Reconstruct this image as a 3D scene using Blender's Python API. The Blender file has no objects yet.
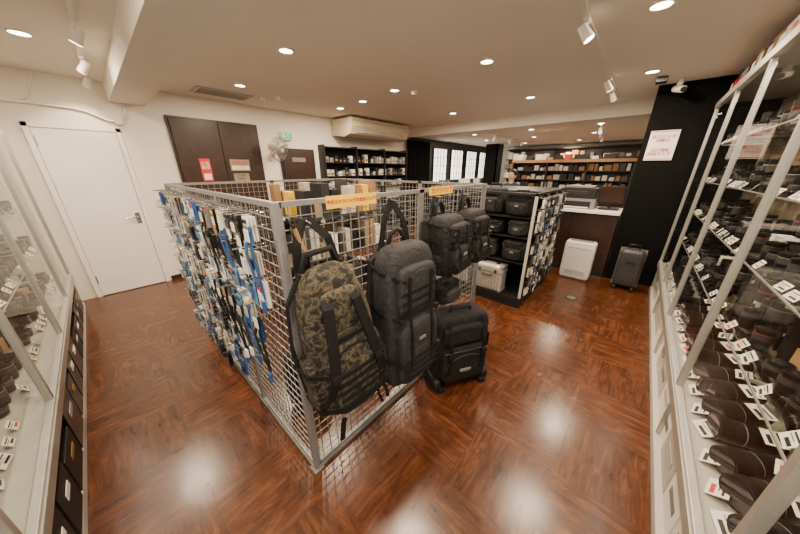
import bpy, math, random
from mathutils import Vector, Matrix
random.seed(7)
R=random.random
def U(a,b): return a+(b-a)*R()
# ------------------------------------------------------------------ materials
def pm(name,col,rough=.5,metal=0,ns=0,na=0.0,bump=0,emit=0,coat=0,col2=None,spec=None,wr=0):
    m=bpy.data.materials.new(name); m.use_nodes=True
    nt=m.node_tree; b=nt.nodes['Principled BSDF']
    b.inputs['Base Color'].default_value=(*col,1); b.inputs['Roughness'].default_value=rough
    b.inputs['Metallic'].default_value=metal
    if spec is not None: b.inputs['Specular IOR Level'].default_value=spec
    if coat: b.inputs['Coat Weight'].default_value=coat; b.inputs['Coat Roughness'].default_value=.12
    if emit: b.inputs['Emission Color'].default_value=(*col,1); b.inputs['Emission Strength'].default_value=emit
    if ns:
        tc=nt.nodes.new('ShaderNodeTexCoord'); no=nt.nodes.new('ShaderNodeTexNoise')
        no.inputs['Scale'].default_value=ns; no.inputs['Detail'].default_value=4
        nt.links.new(tc.outputs['Object'],no.inputs['Vector'])
        cr=nt.nodes.new('ShaderNodeValToRGB')
        c2=col2 or tuple(c*(1-na) for c in col)
        cr.color_ramp.elements[0].color=(*c2,1); cr.color_ramp.elements[1].color=(*col,1)
        cr.color_ramp.elements[0].position=.35; cr.color_ramp.elements[1].position=.65
        nt.links.new(no.outputs['Fac'],cr.inputs['Fac']); nt.links.new(cr.outputs['Color'],b.inputs['Base Color'])
        if bump:
            bp=nt.nodes.new('ShaderNodeBump'); bp.inputs['Strength'].default_value=bump; bp.inputs['Distance'].default_value=.01
            nt.links.new(no.outputs['Fac'],bp.inputs['Height']); nt.links.new(bp.outputs['Normal'],b.inputs['Normal'])
            if wr:
                n2=nt.nodes.new('ShaderNodeTexNoise'); n2.inputs['Scale'].default_value=13; n2.inputs['Detail'].default_value=3; n2.inputs['Distortion'].default_value=1.5
                nt.links.new(tc.outputs['Object'],n2.inputs['Vector']); b2=nt.nodes.new('ShaderNodeBump'); b2.inputs['Strength'].default_value=wr; b2.inputs['Distance'].default_value=.03
                nt.links.new(n2.outputs['Fac'],b2.inputs['Height']); nt.links.new(bp.outputs['Normal'],b2.inputs['Normal']); nt.links.new(b2.outputs['Normal'],b.inputs['Normal'])
    return m
M={}
M['wall']=pm('wall_paint',(.80,.74,.65),.85,0,60,.04,.05)
M['ceil']=pm('ceiling_paint',(.82,.77,.69),.9,0,80,.03,.05)
M['white']=pm('white_paint',(.82,.78,.72),.45,0,5,.04)
M['dbrown']=pm('dark_brown_wood',(.036,.012,.006),.4,0,12,.4)
M['black']=pm('black_laminate',(.008,.008,.009),.5,0,30,.3)
M['blackm']=pm('black_matte',(.004,.004,.004),.85,0,30,.3,spec=.15)
M['nylonB']=pm('black_nylon',(.009,.009,.010),.75,0,260,.5,.5,wr=.5,spec=.4)
M['nylonG']=pm('grey_nylon',(.030,.030,.034),.7,0,260,.45,.5,wr=.5,spec=.4)
M['trim']=pm('black_webbing',(.005,.005,.006),.7,0,300,.4,.3,spec=.3)
M['silver']=pm('aluminium',(.62,.60,.56),.35,.5,20,.1)
M['alu2']=pm('case_frame',(.44,.42,.38),.38,.55,20,.08)
M['wire']=pm('grey_wire',(.28,.275,.27),.42,.35,20,.1)
M['chrome']=pm('chrome',(.8,.8,.8),.15,1,10,.05)
M['cream']=pm('cream_plastic',(.60,.51,.37),.45,0,8,.05)
M['card']=pm('price_card',(.85,.82,.76),.7,0,40,.04)
M['red']=pm('red_print',(.62,.03,.025),.5,0,30,.1)
M['yellow']=pm('yellow_sign',(.95,.60,.02),.5,0,20,.05)
M['blue']=pm('blue_pack',(.03,.11,.32),.4,0,20,.2)
M['lblue']=pm('light_blue_pack',(.10,.25,.46),.4,0,20,.2)
M['gold']=pm('gold_ring',(.5,.33,.10),.3,.8,20,.1)
M['kraft']=pm('cardboard',(.36,.20,.09),.8,0,15,.15)
M['olive']=pm('lens_barrel_dark',(.020,.020,.020),.3,.1,20,.2)
M['lensb']=pm('lens_black',(.009,.009,.009),.28,0,40,.3)
M['ggrey']=pm('grey_plastic',(.20,.195,.19),.5,0,15,.1)
M['dgrey']=pm('dark_grey_shell',(.06,.06,.062),.35,.2,15,.1)
M['lgrey']=pm('light_grey_panel',(.50,.47,.42),.5,0,15,.06)
M['beige']=pm('beige_board',(.30,.23,.16),.6,0,10,.1)
M['glassel']=pm('lens_glass',(.015,.015,.022),.05,0,5,.3,coat=.6)
M['lamp']=pm('lamp_diffuser',(1,.86,.66),.5,emit=26)
M['pane']=pm('frosted_pane',(1,.93,.82),.5,emit=2.6)
M['green']=pm('exit_green',(.02,.42,.2),.4,emit=.6)
M['skin']=pm('skin',(.62,.38,.27),.55,0,30,.08)
M['hair']=pm('hair',(.012,.009,.008),.5,0,80,.4)
M['cloth']=pm('navy_cloth',(.03,.04,.08),.85,0,100,.2)
M['screen']=pm('screen_glow',(.35,.5,.75),.3,emit=.7)
M['wood']=pm('light_wood',(.36,.17,.075),.45,0,8,.25)
M['orange']=pm('orange_pack',(.6,.2,.04),.5,0,20,.1)
M['paper']=pm('paper_goods',(.58,.53,.45),.6,0,14,.25)
def camo():
    m=bpy.data.materials.new('camouflage_fabric'); m.use_nodes=True; nt=m.node_tree; b=nt.nodes['Principled BSDF']
    tc=nt.nodes.new('ShaderNodeTexCoord'); no=nt.nodes.new('ShaderNodeTexNoise'); no.inputs['Scale'].default_value=26; no.inputs['Detail'].default_value=4; no.inputs['Distortion'].default_value=.5
    nt.links.new(tc.outputs['Object'],no.inputs['Vector'])
    cr=nt.nodes.new('ShaderNodeValToRGB'); cr.color_ramp.interpolation='CONSTANT'
    e=cr.color_ramp.elements; e[0].position=0; e[0].color=(.012,.010,.007,1); e[1].position=.43; e[1].color=(.038,.034,.020,1)
    for p,c in [(.50,(.092,.073,.045,1)),(.56,(.048,.033,.020,1)),(.62,(.011,.009,.007,1))]:
        x=e.new(p); x.color=c
    nt.links.new(no.outputs['Fac'],cr.inputs['Fac']); nt.links.new(cr.outputs['Color'],b.inputs['Base Color']); b.inputs['Roughness'].default_value=.85
    n2=nt.nodes.new('ShaderNodeTexNoise'); n2.inputs['Scale'].default_value=12; n2.inputs['Distortion'].default_value=1.5; nt.links.new(tc.outputs['Object'],n2.inputs['Vector'])
    b2=nt.nodes.new('ShaderNodeBump'); b2.inputs['Strength'].default_value=.6; b2.inputs['Distance'].default_value=.03; nt.links.new(n2.outputs['Fac'],b2.inputs['Height']); nt.links.new(b2.outputs['Normal'],b.inputs['Normal'])
    return m
M['camo']=camo()
def glass():
    m=bpy.data.materials.new('clear_glass'); m.use_nodes=True; nt=m.node_tree; nt.nodes.clear()
    o=nt.nodes.new('ShaderNodeOutputMaterial'); mx=nt.nodes.new('ShaderNodeMixShader'); t=nt.nodes.new('ShaderNodeBsdfTransparent'); g=nt.nodes.new('ShaderNodeBsdfGlossy'); f=nt.nodes.new('ShaderNodeLayerWeight')
    f.inputs['Blend'].default_value=.5
    p=nt.nodes.new('ShaderNodeMath'); p.operation='POWER'; p.inputs[1].default_value=5; nt.links.new(f.outputs['Facing'],p.inputs[0])
    q=nt.nodes.new('ShaderNodeMath'); q.operation='MULTIPLY_ADD'; q.inputs[1].default_value=.55; q.inputs[2].default_value=.04; nt.links.new(p.outputs[0],q.inputs[0])
    g.inputs['Roughness'].default_value=.02; t.inputs['Color'].default_value=(.96,.98,.96,1)
    nt.links.new(q.outputs[0],mx.inputs[0]); nt.links.new(t.outputs[0],mx.inputs[1]); nt.links.new(g.outputs[0],mx.inputs[2]); nt.links.new(mx.outputs[0],o.inputs[0]); return m
M['glass']=glass()
def floor_mat():
    m=bpy.data.materials.new('burl_wood_vinyl_floor'); m.use_nodes=True; nt=m.node_tree; b=nt.nodes['Principled BSDF']; L=nt.links
    N=nt.nodes.new
    tc=N('ShaderNodeTexCoord')
    br=N('ShaderNodeTexBrick'); br.offset=0; br.inputs['Scale'].default_value=1; br.inputs['Brick Width'].default_value=.45; br.inputs['Row Height'].default_value=.45
    br.inputs['Mortar Size'].default_value=.0018; br.inputs['Color1'].default_value=(.3,.3,.3,1); br.inputs['Color2'].default_value=(.7,.7,.7,1); br.inputs['Mortar'].default_value=(0,0,0,1)
    L.new(tc.outputs['Object'],br.inputs['Vector'])
    ws=[]
    for sc,rt in(((3.5,26,1),.35),((26,3.5,1),-.3)):
        mp=N('ShaderNodeMapping'); mp.inputs['Scale'].default_value=sc; mp.inputs['Rotation'].default_value=(0,0,rt); L.new(tc.outputs['Object'],mp.inputs['Vector'])
        w=N('ShaderNodeTexNoise'); w.inputs['Scale'].default_value=1; w.inputs['Distortion'].default_value=1.2; w.inputs['Detail'].default_value=7; w.inputs['Roughness'].default_value=.68
        L.new(mp.outputs[0],w.inputs['Vector']); ws.append(w)
    ck=N('ShaderNodeTexChecker'); ck.inputs['Scale'].default_value=1/.45; L.new(tc.outputs['Object'],ck.inputs['Vector'])
    mx=N('ShaderNodeMix'); mx.data_type='FLOAT'; L.new(ck.outputs['Fac'],mx.inputs[0]); L.new(ws[0].outputs['Fac'],mx.inputs[2]); L.new(ws[1].outputs['Fac'],mx.inputs[3])
    n2=N('ShaderNodeTexNoise'); n2.inputs['Scale'].default_value=6; n2.inputs['Detail'].default_value=8; n2.inputs['Distortion'].default_value=.8; n2.inputs['Roughness'].default_value=.7; L.new(tc.outputs['Object'],n2.inputs['Vector'])
    a=N('ShaderNodeMath'); a.operation='MULTIPLY_ADD'; a.inputs[1].default_value=.62; L.new(mx.outputs[0],a.inputs[0])
    k=N('ShaderNodeMath'); k.operation='MULTIPLY'; k.inputs[1].default_value=.30; L.new(n2.outputs['Fac'],k.inputs[0]); L.new(k.outputs[0],a.inputs[2])
    c=N('ShaderNodeMath'); c.operation='MULTIPLY_ADD'; c.inputs[1].default_value=.10; L.new(br.outputs['Color'],c.inputs[0]); L.new(a.outputs[0],c.inputs[2])
    cr=N('ShaderNodeValToRGB'); e=cr.color_ramp.elements
    e[0].position=.36; e[0].color=(.030,.008,.003,1); e[1].position=.68; e[1].color=(.180,.062,.020,1); x=e.new(.52); x.color=(.085,.025,.008,1)
    L.new(c.outputs[0],cr.inputs['Fac']); L.new(cr.outputs['Color'],b.inputs['Base Color'])
    r=N('ShaderNodeMath'); r.operation='MULTIPLY_ADD'; r.inputs[1].default_value=.18; r.inputs[2].default_value=.15; L.new(n2.outputs['Fac'],r.inputs[0]); L.new(r.outputs[0],b.inputs['Roughness'])
    n1=N('ShaderNodeTexNoise'); n1.inputs['Scale'].default_value=6; L.new(tc.outputs['Object'],n1.inputs['Vector'])
    bp=N('ShaderNodeBump'); bp.inputs['Strength'].default_value=.15; bp.inputs['Distance'].default_value=.006; L.new(n1.outputs['Fac'],bp.inputs['Height']); L.new(bp.outputs[0],b.inputs['Normal'])
    b.inputs['Specular IOR Level'].default_value=.6
    return m
M['floor']=floor_mat()
# ------------------------------------------------------------------ mesh builder
class MB:
    def __init__(s): s.v=[];s.f=[];s.fm=[];s.sm=[];s.mats=[];s.M=Matrix.Identity(4)
    def mi(s,m):
        if m not in s.mats: s.mats.append(m)
        return s.mats.index(m)
    def add(s,vs,fs,m,smooth=False):
        o=len(s.v); i=s.mi(m)
        for p in vs: s.v.append(tuple(s.M@Vector(p)))
        for f in fs: s.f.append(tuple(o+k for k in f)); s.fm.append(i); s.sm.append(smooth)
    def box(s,c,d,m,rz=0,rx=0,ry=0):
        rot=Matrix.Rotation(rz,3,'Z')@Matrix.Rotation(ry,3,'Y')@Matrix.Rotation(rx,3,'X')
        c=Vector(c); vs=[c+rot@Vector((d[0]/2*x,d[1]/2*y,d[2]/2*z)) for x in(-1,1) for y in(-1,1) for z in(-1,1)]
        s.add(vs,[(0,1,3,2),(4,6,7,5),(0,4,5,1),(2,3,7,6),(0,2,6,4),(1,5,7,3)],m)
    def bx(s,x0,x1,y0,y1,z0,z1,m): s.box(((x0+x1)/2,(y0+y1)/2,(z0+z1)/2),(x1-x0,y1-y0,z1-z0),m)
    def cyl(s,p0,p1,r0,m,r1=None,n=14,cap=True):
        r1=r0 if r1 is None else r1; p0=Vector(p0);p1=Vector(p1); a=(p1-p0).normalized()
        t=Vector((0,0,1)) if abs(a.z)<.9 else Vector((1,0,0)); u=a.cross(t).normalized(); w=a.cross(u)
        vs=[];
        for p,r in((p0,r0),(p1,r1)):
            for i in range(n):
                an=2*math.pi*i/n; vs.append(p+u*math.cos(an)*r+w*math.sin(an)*r)
        s.add(vs,[(i,(i+1)%n,n+(i+1)%n,n+i) for i in range(n)],m,True)
        if cap: s.add(vs[:n],[tuple(range(n-1,-1,-1))],m); s.add(vs[n:],[tuple(range(n))],m)
    def tube(s,pts,r,m,n=8,closed=False):
        pts=[Vector(p) for p in pts]; N=len(pts); vs=[]
        for i,p in enumerate(pts):
            a=pts[(i+1)%N] if (closed or i<N-1) else p; b=pts[i-1] if (closed or i>0) else p
            d=(a-b).normalized(); t=Vector((0,0,1)) if abs(d.z)<.95 else Vector((0,1,0)); u=d.cross(t).normalized(); w=d.cross(u)
            for k in range(n):
                an=2*math.pi*k/n; vs.append(p+u*math.cos(an)*r+w*math.sin(an)*r)
        fs=[(i*n+k,i*n+(k+1)%n,((i+1)%N)*n+(k+1)%n,((i+1)%N)*n+k) for i in range(N if closed else N-1) for k in range(n)]
        s.add(vs,fs,m,True)
    def strap(s,pts,w,t,m,side=(1,0,0)):
        pts=[Vector(p) for p in pts]; sd=Vector(side).normalized(); vs=[]; N=len(pts)
        for i,p in enumerate(pts):
            d=(pts[min(i+1,N-1)]-pts[max(i-1,0)]).normalized(); q=(sd-d*sd.dot(d)).normalized(); nn=d.cross(q)
            vs+=[p+q*w/2+nn*t/2,p-q*w/2+nn*t/2,p-q*w/2-nn*t/2,p+q*w/2-nn*t/2]
        fs=[(i*4+k,i*4+(k+1)%4,i*4+4+(k+1)%4,i*4+4+k) for i in range(N-1) for k in range(4)]
        fs+=[(3,2,1,0),(4*N-4,4*N-3,4*N-2,4*N-1)]
        s.add(vs,fs,m)
    def soft(s,c,d,m,e=5,n=8,fn=None,rz=0):
        rot=Matrix.Rotation(rz,3,'Z'); c=Vector(c); idx={}; vs=[]; fs=[]
        def vid(i,j,k):
            if (i,j,k) not in idx:
                p=[2*a/n-1 for a in (i,j,k)]; q=sum(abs(a)**e for a in p)**(1/e)
                p=Vector([a/q for a in p])
                if fn: p=fn(p)
                idx[(i,j,k)]=len(vs); vs.append(c+rot@Vector((p.x*d[0]/2,p.y*d[1]/2,p.z*d[2]/2)))
            return idx[(i,j,k)]
        for a in range(n):
            for b in range(n):
                fs+= [(vid(a,b,0),vid(a,b+1,0),vid(a+1,b+1,0),vid(a+1,b,0)),(vid(a,b,n),vid(a+1,b,n),vid(a+1,b+1,n),vid(a,b+1,n)),
                (vid(a,0,b),vid(a+1,0,b),vid(a+1,0,b+1),vid(a,0,b+1)),(vid(a,n,b),vid(a,n,b+1),vid(a+1,n,b+1),vid(a+1,n,b)),
                (vid(0,a,b),vid(0,a,b+1),vid(0,a+1,b+1),vid(0,a+1,b)),(vid(n,a,b),vid(n,a+1,b),vid(n,a+1,b+1),vid(n,a,b+1))]
        s.add(vs,fs,m,True)
    def build(s,name,bevel=0,parent=None):
        me=bpy.data.meshes.new(name); me.from_pydata(s.v,[],s.f)
        for m in s.mats: me.materials.append(M[m])
        for p,i,k in zip(me.polygons,s.fm,s.sm): p.material_index=i; p.use_smooth=k
        me.update(); o=bpy.data.objects.new(name,me); bpy.context.scene.collection.objects.link(o)
        if bevel:
            b=o.modifiers.new('bev','BEVEL'); b.width=bevel; b.segments=2; b.limit_method='ANGLE'
        if parent: o.parent=parent
        return o
def curvept(f,n): return [f(i/(n-1)) for i in range(n)]
def circ(c,r,n,ax='Y'):
    c=Vector(c); out=[]
    for i in range(n):
        a=2*math.pi*i/n; x,y=math.cos(a)*r,math.sin(a)*r
        out.append(c+(Vector((x,0,y)) if ax=='Y' else Vector((0,x,y)) if ax=='X' else Vector((x,y,0))))
    return out
def text(body,loc,size,mat,rz=0,parent=None,name='lettering',rx=math.pi/2,bold=0,sx=1):
    cu=bpy.data.curves.new(name,'FONT'); cu.body=body; cu.size=size; cu.align_x='CENTER'; cu.align_y='CENTER'; cu.extrude=.0006; cu.offset=bold
    cu.materials.append(M[mat]); o=bpy.data.objects.new(name,cu); o.location=loc; o.rotation_euler=(rx,0,rz); o.scale=(sx,1,1); bpy.context.scene.collection.objects.link(o)
    if parent: o.parent=parent
    return o
def rect(name,x0,x1,y0,y1,z0,z1,m,bevel=0):
    b=MB(); b.bx(x0,x1,y0,y1,z0,z1,m); return b.build(name,bevel)
# ------------------------------------------------------------------ room shell
YW=5.25; XE=12.0; CZ=2.65; BZ=2.5
rect('floor',-1.1,XE+.1,-1.1,YW+.1,-.06,0,'floor')
rect('ceiling',-1.1,6.1,-1.1,YW+.1,CZ,CZ+.08,'ceil')
rect('ceiling_back',6.1,XE+.1,-1.1,YW+.1,BZ,CZ+.08,'ceil')
rect('trim_1',6.02,6.1,-.94,YW,BZ-.05,CZ,'ceil')
rect('ceiling_beam',.42,.76,-1,YW,2.44,CZ,'ceil')
rect('wall_left',-1.06,-.96,0,YW+.1,0,CZ,'wall')
rect('wall_right',.3,XE+.1,-1.05,-.95,0,CZ,'wall')
rect('wall_end',XE,XE+.1,-1.05,YW+.1,0,CZ,'wall')
rect('wall_back',-1.06,6.3,YW,YW+.1,0,CZ,'wall')
rect('wall_back_dark',6.3,XE,YW,YW+.1,0,BZ,'black')
rect('baseboard_back',.46,.94,YW-.012,YW,0,.07,'dbrown')
b=MB()
b.bx(-.34,-.29,YW-.03,YW,0,2.14,'white'); b.bx(.39,.44,YW-.03,YW,0,2.14,'white'); b.bx(-.34,.44,YW-.03,YW,2.09,2.14,'white')
b.build('trim_2',.004)
b=MB(); b.bx(-.285,.385,YW-.022,YW-.002,.01,2.085,'white')
b.bx(.30,.35,YW-.03,YW-.02,.93,1.08,'chrome'); b.cyl((.325,YW-.03,1.02),(.325,YW-.075,1.02),.01,'chrome'); b.cyl((.325,YW-.07,1.02),(.21,YW-.07,1.02),.009,'chrome')
b.cyl((.325,YW-.03,.95),(.325,YW-.04,.95),.014,'chrome')
for z in(.2,1.9): b.cyl((-.28,YW-.028,z),(-.28,YW-.028,z+.1),.008,'chrome')
b.build('door_1',.003)
b=MB(); b.bx(.93,2.16,YW-.035,YW-.001,0,2.36,'dbrown')
for x0,x1 in((.96,1.55),(1.56,2.13)): b.bx(x0,x1,YW-.055,YW-.03,.02,2.33,'dbrown')
b.cyl((1.50,YW-.08,.95),(1.50,YW-.08,1.25),.012,'chrome'); b.cyl((1.61,YW-.08,.95),(1.61,YW-.08,1.25),.012,'chrome')
for x in(1.50,1.61):
    for z in(.97,1.23): b.cyl((x,YW-.08,z),(x,YW-.05,z),.008,'chrome')
b.build('door_2',.004)
b=MB(); b.bx(2.50,3.22,YW-.03,YW-.001,0,2.02,'black'); b.bx(2.54,3.18,YW-.045,YW-.02,.02,1.98,'dbrown'); b.bx(2.72,3.0,YW-.05,YW-.04,1.78,1.86,'ggrey')
b.cyl((3.1,YW-.08,.95),(3.1,YW-.08,1.1),.01,'chrome'); b.cyl((3.1,YW-.08,1.0),(3.1,YW-.04,1.0),.008,'chrome')
b.build('door_3',.003)
b=MB(); b.bx(1.20,1.34,YW-.062,YW-.056,1.47,1.80,'red'); b.bx(1.22,1.32,YW-.064,YW-.061,1.49,1.58,'card'); s=b.build('warning_sign')
text('火気\n厳禁',(1.27,YW-.064,1.70),.06,'card',parent=s)
b=MB(); b.bx(1.62,1.92,YW-.062,YW-.056,1.62,1.80,'beige'); b.bx(1.64,1.90,YW-.064,YW-.061,1.64,1.70,'card'); b.bx(1.64,1.88,YW-.062,YW-.056,1.42,1.58,'beige'); s=b.build('notice_sign')
text('関係者以外',(1.77,YW-.064,1.75),.045,'red',parent=s); text('立入禁止',(1.77,YW-.066,1.67),.045,'red',parent=s)
text('STAFF\nONLY',(1.76,YW-.064,1.52),.05,'black',parent=s)
b=MB(); b.bx(2.56,2.78,YW-.06,YW-.002,2.16,2.30,'white'); b.bx(2.57,2.77,YW-.064,YW-.06,2.17,2.29,'green')
b.M=Matrix.Translation((2.67,YW-.066,2.23))
b.cyl((.03,0,.035),(.03,-.002,.035),.011,'white',n=10)
for p,q in(((.02,.02),(-.01,-.01)),((.015,.015),(-.02,.02)),((.02,.01),(.04,-.005)),((-.01,-.01),(-.035,-.02)),((-.01,-.01),(.015,-.03)),((.015,-.03),(.005,-.048))):
    b.tube([(p[0],0,p[1]),(q[0],0,q[1])],.006,'white',6)
b.M=Matrix.Identity(4); b.bx(2.59,2.62,YW-.067,YW-.063,2.185,2.275,'white'); b.build('exit_sign')
b=MB(); b.bx(.56,.64,YW-.012,YW,1.15,1.27,'white'); b.bx(.58,.62,YW-.018,YW-.01,1.18,1.24,'lgrey'); b.build('light_switch',.002)
b=MB(); b.tube([(-.95,YW-.03,2.33),(-.2,YW-.03,2.33),(.1,YW-.03,2.32),(.2,YW-.03,2.30),(.36,YW-.03,2.22),(.5,YW-.03,2.22),(.54,YW-.03,2.28),(.54,YW-.03,2.44)],.012,'white'); b.tube([(-.3,YW-.03,2.33),(-.2,YW-.03,2.4),(-.1,YW-.03,2.65)],.01,'white'); b.box((.45,YW-.03,2.22),(.07,.05,.07),'white'); b.build('conduit_pipe')
# ------------------------------------------------------------------ ceiling fixtures
L=[(-.06,3.92),(1.48,2.68),(1.59,4.13),(2.92,1.44),(2.76,.18),(4.94,3.03),(3.06,2.81),(3.18,3.6),(4.67,1.55),(4.39,.21),(3.25,4.28),(1.45,1.1),(1.3,-.1),(-.1,1.7),(.1,.3)]  # last four are unseen downlights, added out of view to light the room
LB=[(7,.9),(7,2.2),(7,3.6),(8.6,1.2),(8.6,2.6),(8.6,4),(10.4,1.8),(10.4,3.4)]
def lamp(loc,e,size=.11,rot=(0,0,0),spot=False,col=(1,.79,.56),nm='downlight_lamp',par=None,ang=2.4):
    l=bpy.data.lights.new(nm,'SPOT' if spot else 'AREA'); l.energy=e; l.color=col
    if spot: l.spot_size=ang; l.spot_blend=.6; l.shadow_soft_size=.05
    else: l.shape='DISK'; l.size=size
    o=bpy.data.objects.new(nm,l); o.location=loc; o.rotation_euler=rot; bpy.context.scene.collection.objects.link(o)
    if par: o.parent=par
    return o
for (x,y),cz,e in [(p,CZ,32) for p in L]+[(p,BZ,30) for p in LB]:
    b=MB(); rr=circ((x,y,cz-.004),.062,24,'Z'); b.tube(rr,.008,'white',6,True); b.cyl((x,y,cz-.001),(x,y,cz-.007),.056,'lamp',n=20)
    o=b.build('downlight'); lamp((x,y,cz-.012),e,.1,par=o)
def track(name,x0,y0,x1,y1,z,spots,e=26):
    b=MB(); d=Vector((x1-x0,y1-y0,0)); ln=d.length; an=math.atan2(d.y,d.x)
    b.box(((x0+x1)/2,(y0+y1)/2,z-.012),(ln,.03,.024),'white',rz=an)
    hs=[]
    for t,dx,dy in spots:
        px,py=x0+d.x*t,y0+d.y*t
        b.cyl((px,py,z-.02),(px,py,z-.07),.010,'white'); b.box((px,py,z-.03),(.08,.035,.025),'white',rz=an)
        a=Vector((dx,dy,-1)).normalized(); c=Vector((px,py,z-.10))
        b.cyl(c-a*.05,c+a*.055,.026,'white',r1=.036,n=18); b.cyl(c+a*.055,c+a*.057,.031,'lamp',n=16)
        hs.append((c+a*.065,a))
    o=b.build(name)
    for c,a in hs:
        q=lamp(c,e,spot=True,par=o,nm='spot_lamp',ang=1.5); q.rotation_euler=a.to_track_quat('-Z','Y').to_euler()
track('track_light',.20,2.7,.28,5.1,CZ,[(.25,-.5,.3),(.62,-.6,.5),(.9,-.3,.6)])
track('track_light',2.1,.55,5.6,.58,CZ,[(.14,.1,-.7),(.62,.4,-.6),(.80,.6,-.4)])
track('track_light',7.0,.9,10.5,1.2,BZ,[(.1,.6,-.1),(.4,.8,.1),(.7,.8,.1)])
track('track_light',7.0,3.2,10.5,3.2,BZ,[(.1,.6,.4),(.4,.8,.3),(.7,.8,.3)])
b=MB(); b.bx(1.22,1.92,4.55,4.90,CZ-.015,CZ,'lgrey'); b.bx(1.25,1.89,4.58,4.87,CZ-.018,CZ-.014,'ceil')
for i in range(9): b.bx(1.26,1.88,4.585+i*.034,4.592+i*.034,CZ-.022,CZ-.013,'ggrey')
b.build('ceiling_vent',.002)
for x,y in((2.05,4.55),(2.2,4.35),(3.3,2.65)):
    b=MB(); b.cyl((x,y,CZ),(x,y,CZ-.035),.055,'white',r1=.04,n=20); b.cyl((x,y,CZ-.035),(x,y,CZ-.05),.015,'chrome'); b.build('smoke_detector')
# suspended air conditioner
b=MB(); x0,x1,y0,y1=3.7,5.45,4.55,5.2
prof=[(y0,2.46),(y0,2.61),(y1,2.61),(y1,2.32),(y0+.25,2.27),(y0+.06,2.32)]
vs=[(x0,)+p for p in prof]+[(x1,)+p for p in prof]; n=6
b.add(vs,[(i,(i+1)%n,n+(i+1)%n,n+i) for i in range(n)]+[tuple(range(n-1,-1,-1)),tuple(range(n,2*n))],'cream')
b.box(((x0+x1)/2,y0+.022,2.39),(1.45,.012,.10),'lgrey',rx=-.4); b.box(((x0+x1)/2,y0+.016,2.385),(1.45,.016,.014),'ggrey',rx=-.4); b.box(((x0+x1)/2,y0+.03,2.355),(1.45,.016,.012),'ggrey',rx=-.4)
for i in range(12): b.box(((x0+x1)/2,y0+.28+i*.028,2.277+i*.0033),(1.45,.012,.014),'ggrey',rx=.15)
b.box(((x0+x1)/2,y0-.002,2.55),(1.7,.006,.006),'ggrey')
for x in(x0+.1,x1-.1):
    for y in(y0+.15,y1-.1): b.cyl((x,y,2.6),(x,y,CZ),.01,'chrome')
b.build('air_conditioner',.012)
# wall fan
b=MB(); c=Vector((2.33,YW-.33,1.98))
b.cyl((2.33,YW,1.86),(2.33,YW-.05,1.86),.06,'cream'); b.tube([(2.33,YW-.05,1.86),(2.33,YW-.14,1.87),(2.33,YW-.2,1.95)],.02,'cream'); 
b.M=Matrix.Translation(c)@Matrix.Rotation(.45,4,'Z')@Matrix.Rotation(.25,4,'X')
b.cyl((0,.16,0),(0,.02,0),.06,'cream',r1=.05)
for r,y in((.19,0),(.195,-.035),(.19,-.06),(.13,-.085),(.07,-.095)): b.tube(circ((0,y,0),r,32),.004,'chrome',5,True)
for i in range(28):
    a=i*math.tau/28; ca,sa=math.cos(a),math.sin(a)
    b.tube([(ca*.05,.02,sa*.05),(ca*.15,.015,sa*.15),(ca*.195,-.02,sa*.195),(ca*.18,-.07,sa*.18),(ca*.12,-.088,sa*.12),(ca*.03,-.098,sa*.03)],.0018,'chrome',4)
b.cyl((0,-.095,0),(0,-.105,0),.035,'cream')
for i in range(4):
    a=i*math.tau/4+.4; vs=[]
    for t in range(6):
        rr=.03+.14*t/5; w=.03+.05*math.sin(math.pi*(.2+.7*t/5))
        for sgn in(-1,1): vs.append((math.cos(a+sgn*w*.5/max(rr,.06))*rr,-.03-sgn*.02,math.sin(a+sgn*w*.5/max(rr,.06))*rr))
    b.add(vs,[(2*k,2*k+1,2*k+3,2*k+2) for k in range(5)],'ggrey')
b.cyl((0,.0,0),(0,-.05,0),.03,'cream'); b.build('wall_fan')
b=MB(); b.box((4.75,.12,CZ-.03),(.14,.10,.05),'black'); b.cyl((4.95,-.05,CZ),(4.95,-.05,CZ-.07),.03,'white'); b.cyl((5.0,-.02,CZ-.09),(4.86,-.09,CZ-.13),.035,'white',r1=.035); b.cyl((4.86,-.09,CZ-.13),(4.85,-.095,CZ-.133),.028,'glassel'); b.build('security_camera',.003)
# ------------------------------------------------------------------ pillar, counter
rect('pillar',5.15,5.75,-.94,.14,0,CZ,'blackm')
b=MB(); b.bx(5.138,5.149,-.20,.08,1.76,2.12,'card'); b.bx(5.136,5.139,-.19,.07,1.77,1.778,'red');b.bx(5.136,5.139,-.19,.07,2.102,2.11,'red'); s=b.build('wall_notice')
text('防犯カメラ\n作動中',(5.135,-.06,2.02),.046,'red',rz=-math.pi/2,parent=s,bold=.0006); text('店内撮影\n録画中です',(5.135,-.06,1.86),.046,'red',rz=-math.pi/2,parent=s)
b=MB(); b.bx(5.12,5.7,.16,2.6,0,1.0,'dbrown'); b.bx(5.06,5.76,.15,2.62,1.0,1.04,'card')
for y in(.75,1.35,1.95): b.bx(5.112,5.12,y-.004,y+.004,.08,.98,'black')
b.bx(5.115,5.12,.16,2.6,0,.08,'black')
b.build('service_counter',.003)
b=MB(); b.bx(5.2,5.62,.50,1.02,1.042,1.2,'ggrey'); b.bx(5.22,5.6,.52,1.0,1.2,1.36,'black'); b.bx(5.195,5.2,.56,.96,1.06,1.16,'black'); b.box((5.215,.77,1.29),(.02,.3,.06),'dgrey',ry=-.3); b.bx(5.17,5.22,.58,.94,1.06,1.075,'card'); b.box((5.4,.76,1.38),(.3,.4,.03),'ggrey'); b.build('printer',.008)
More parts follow.
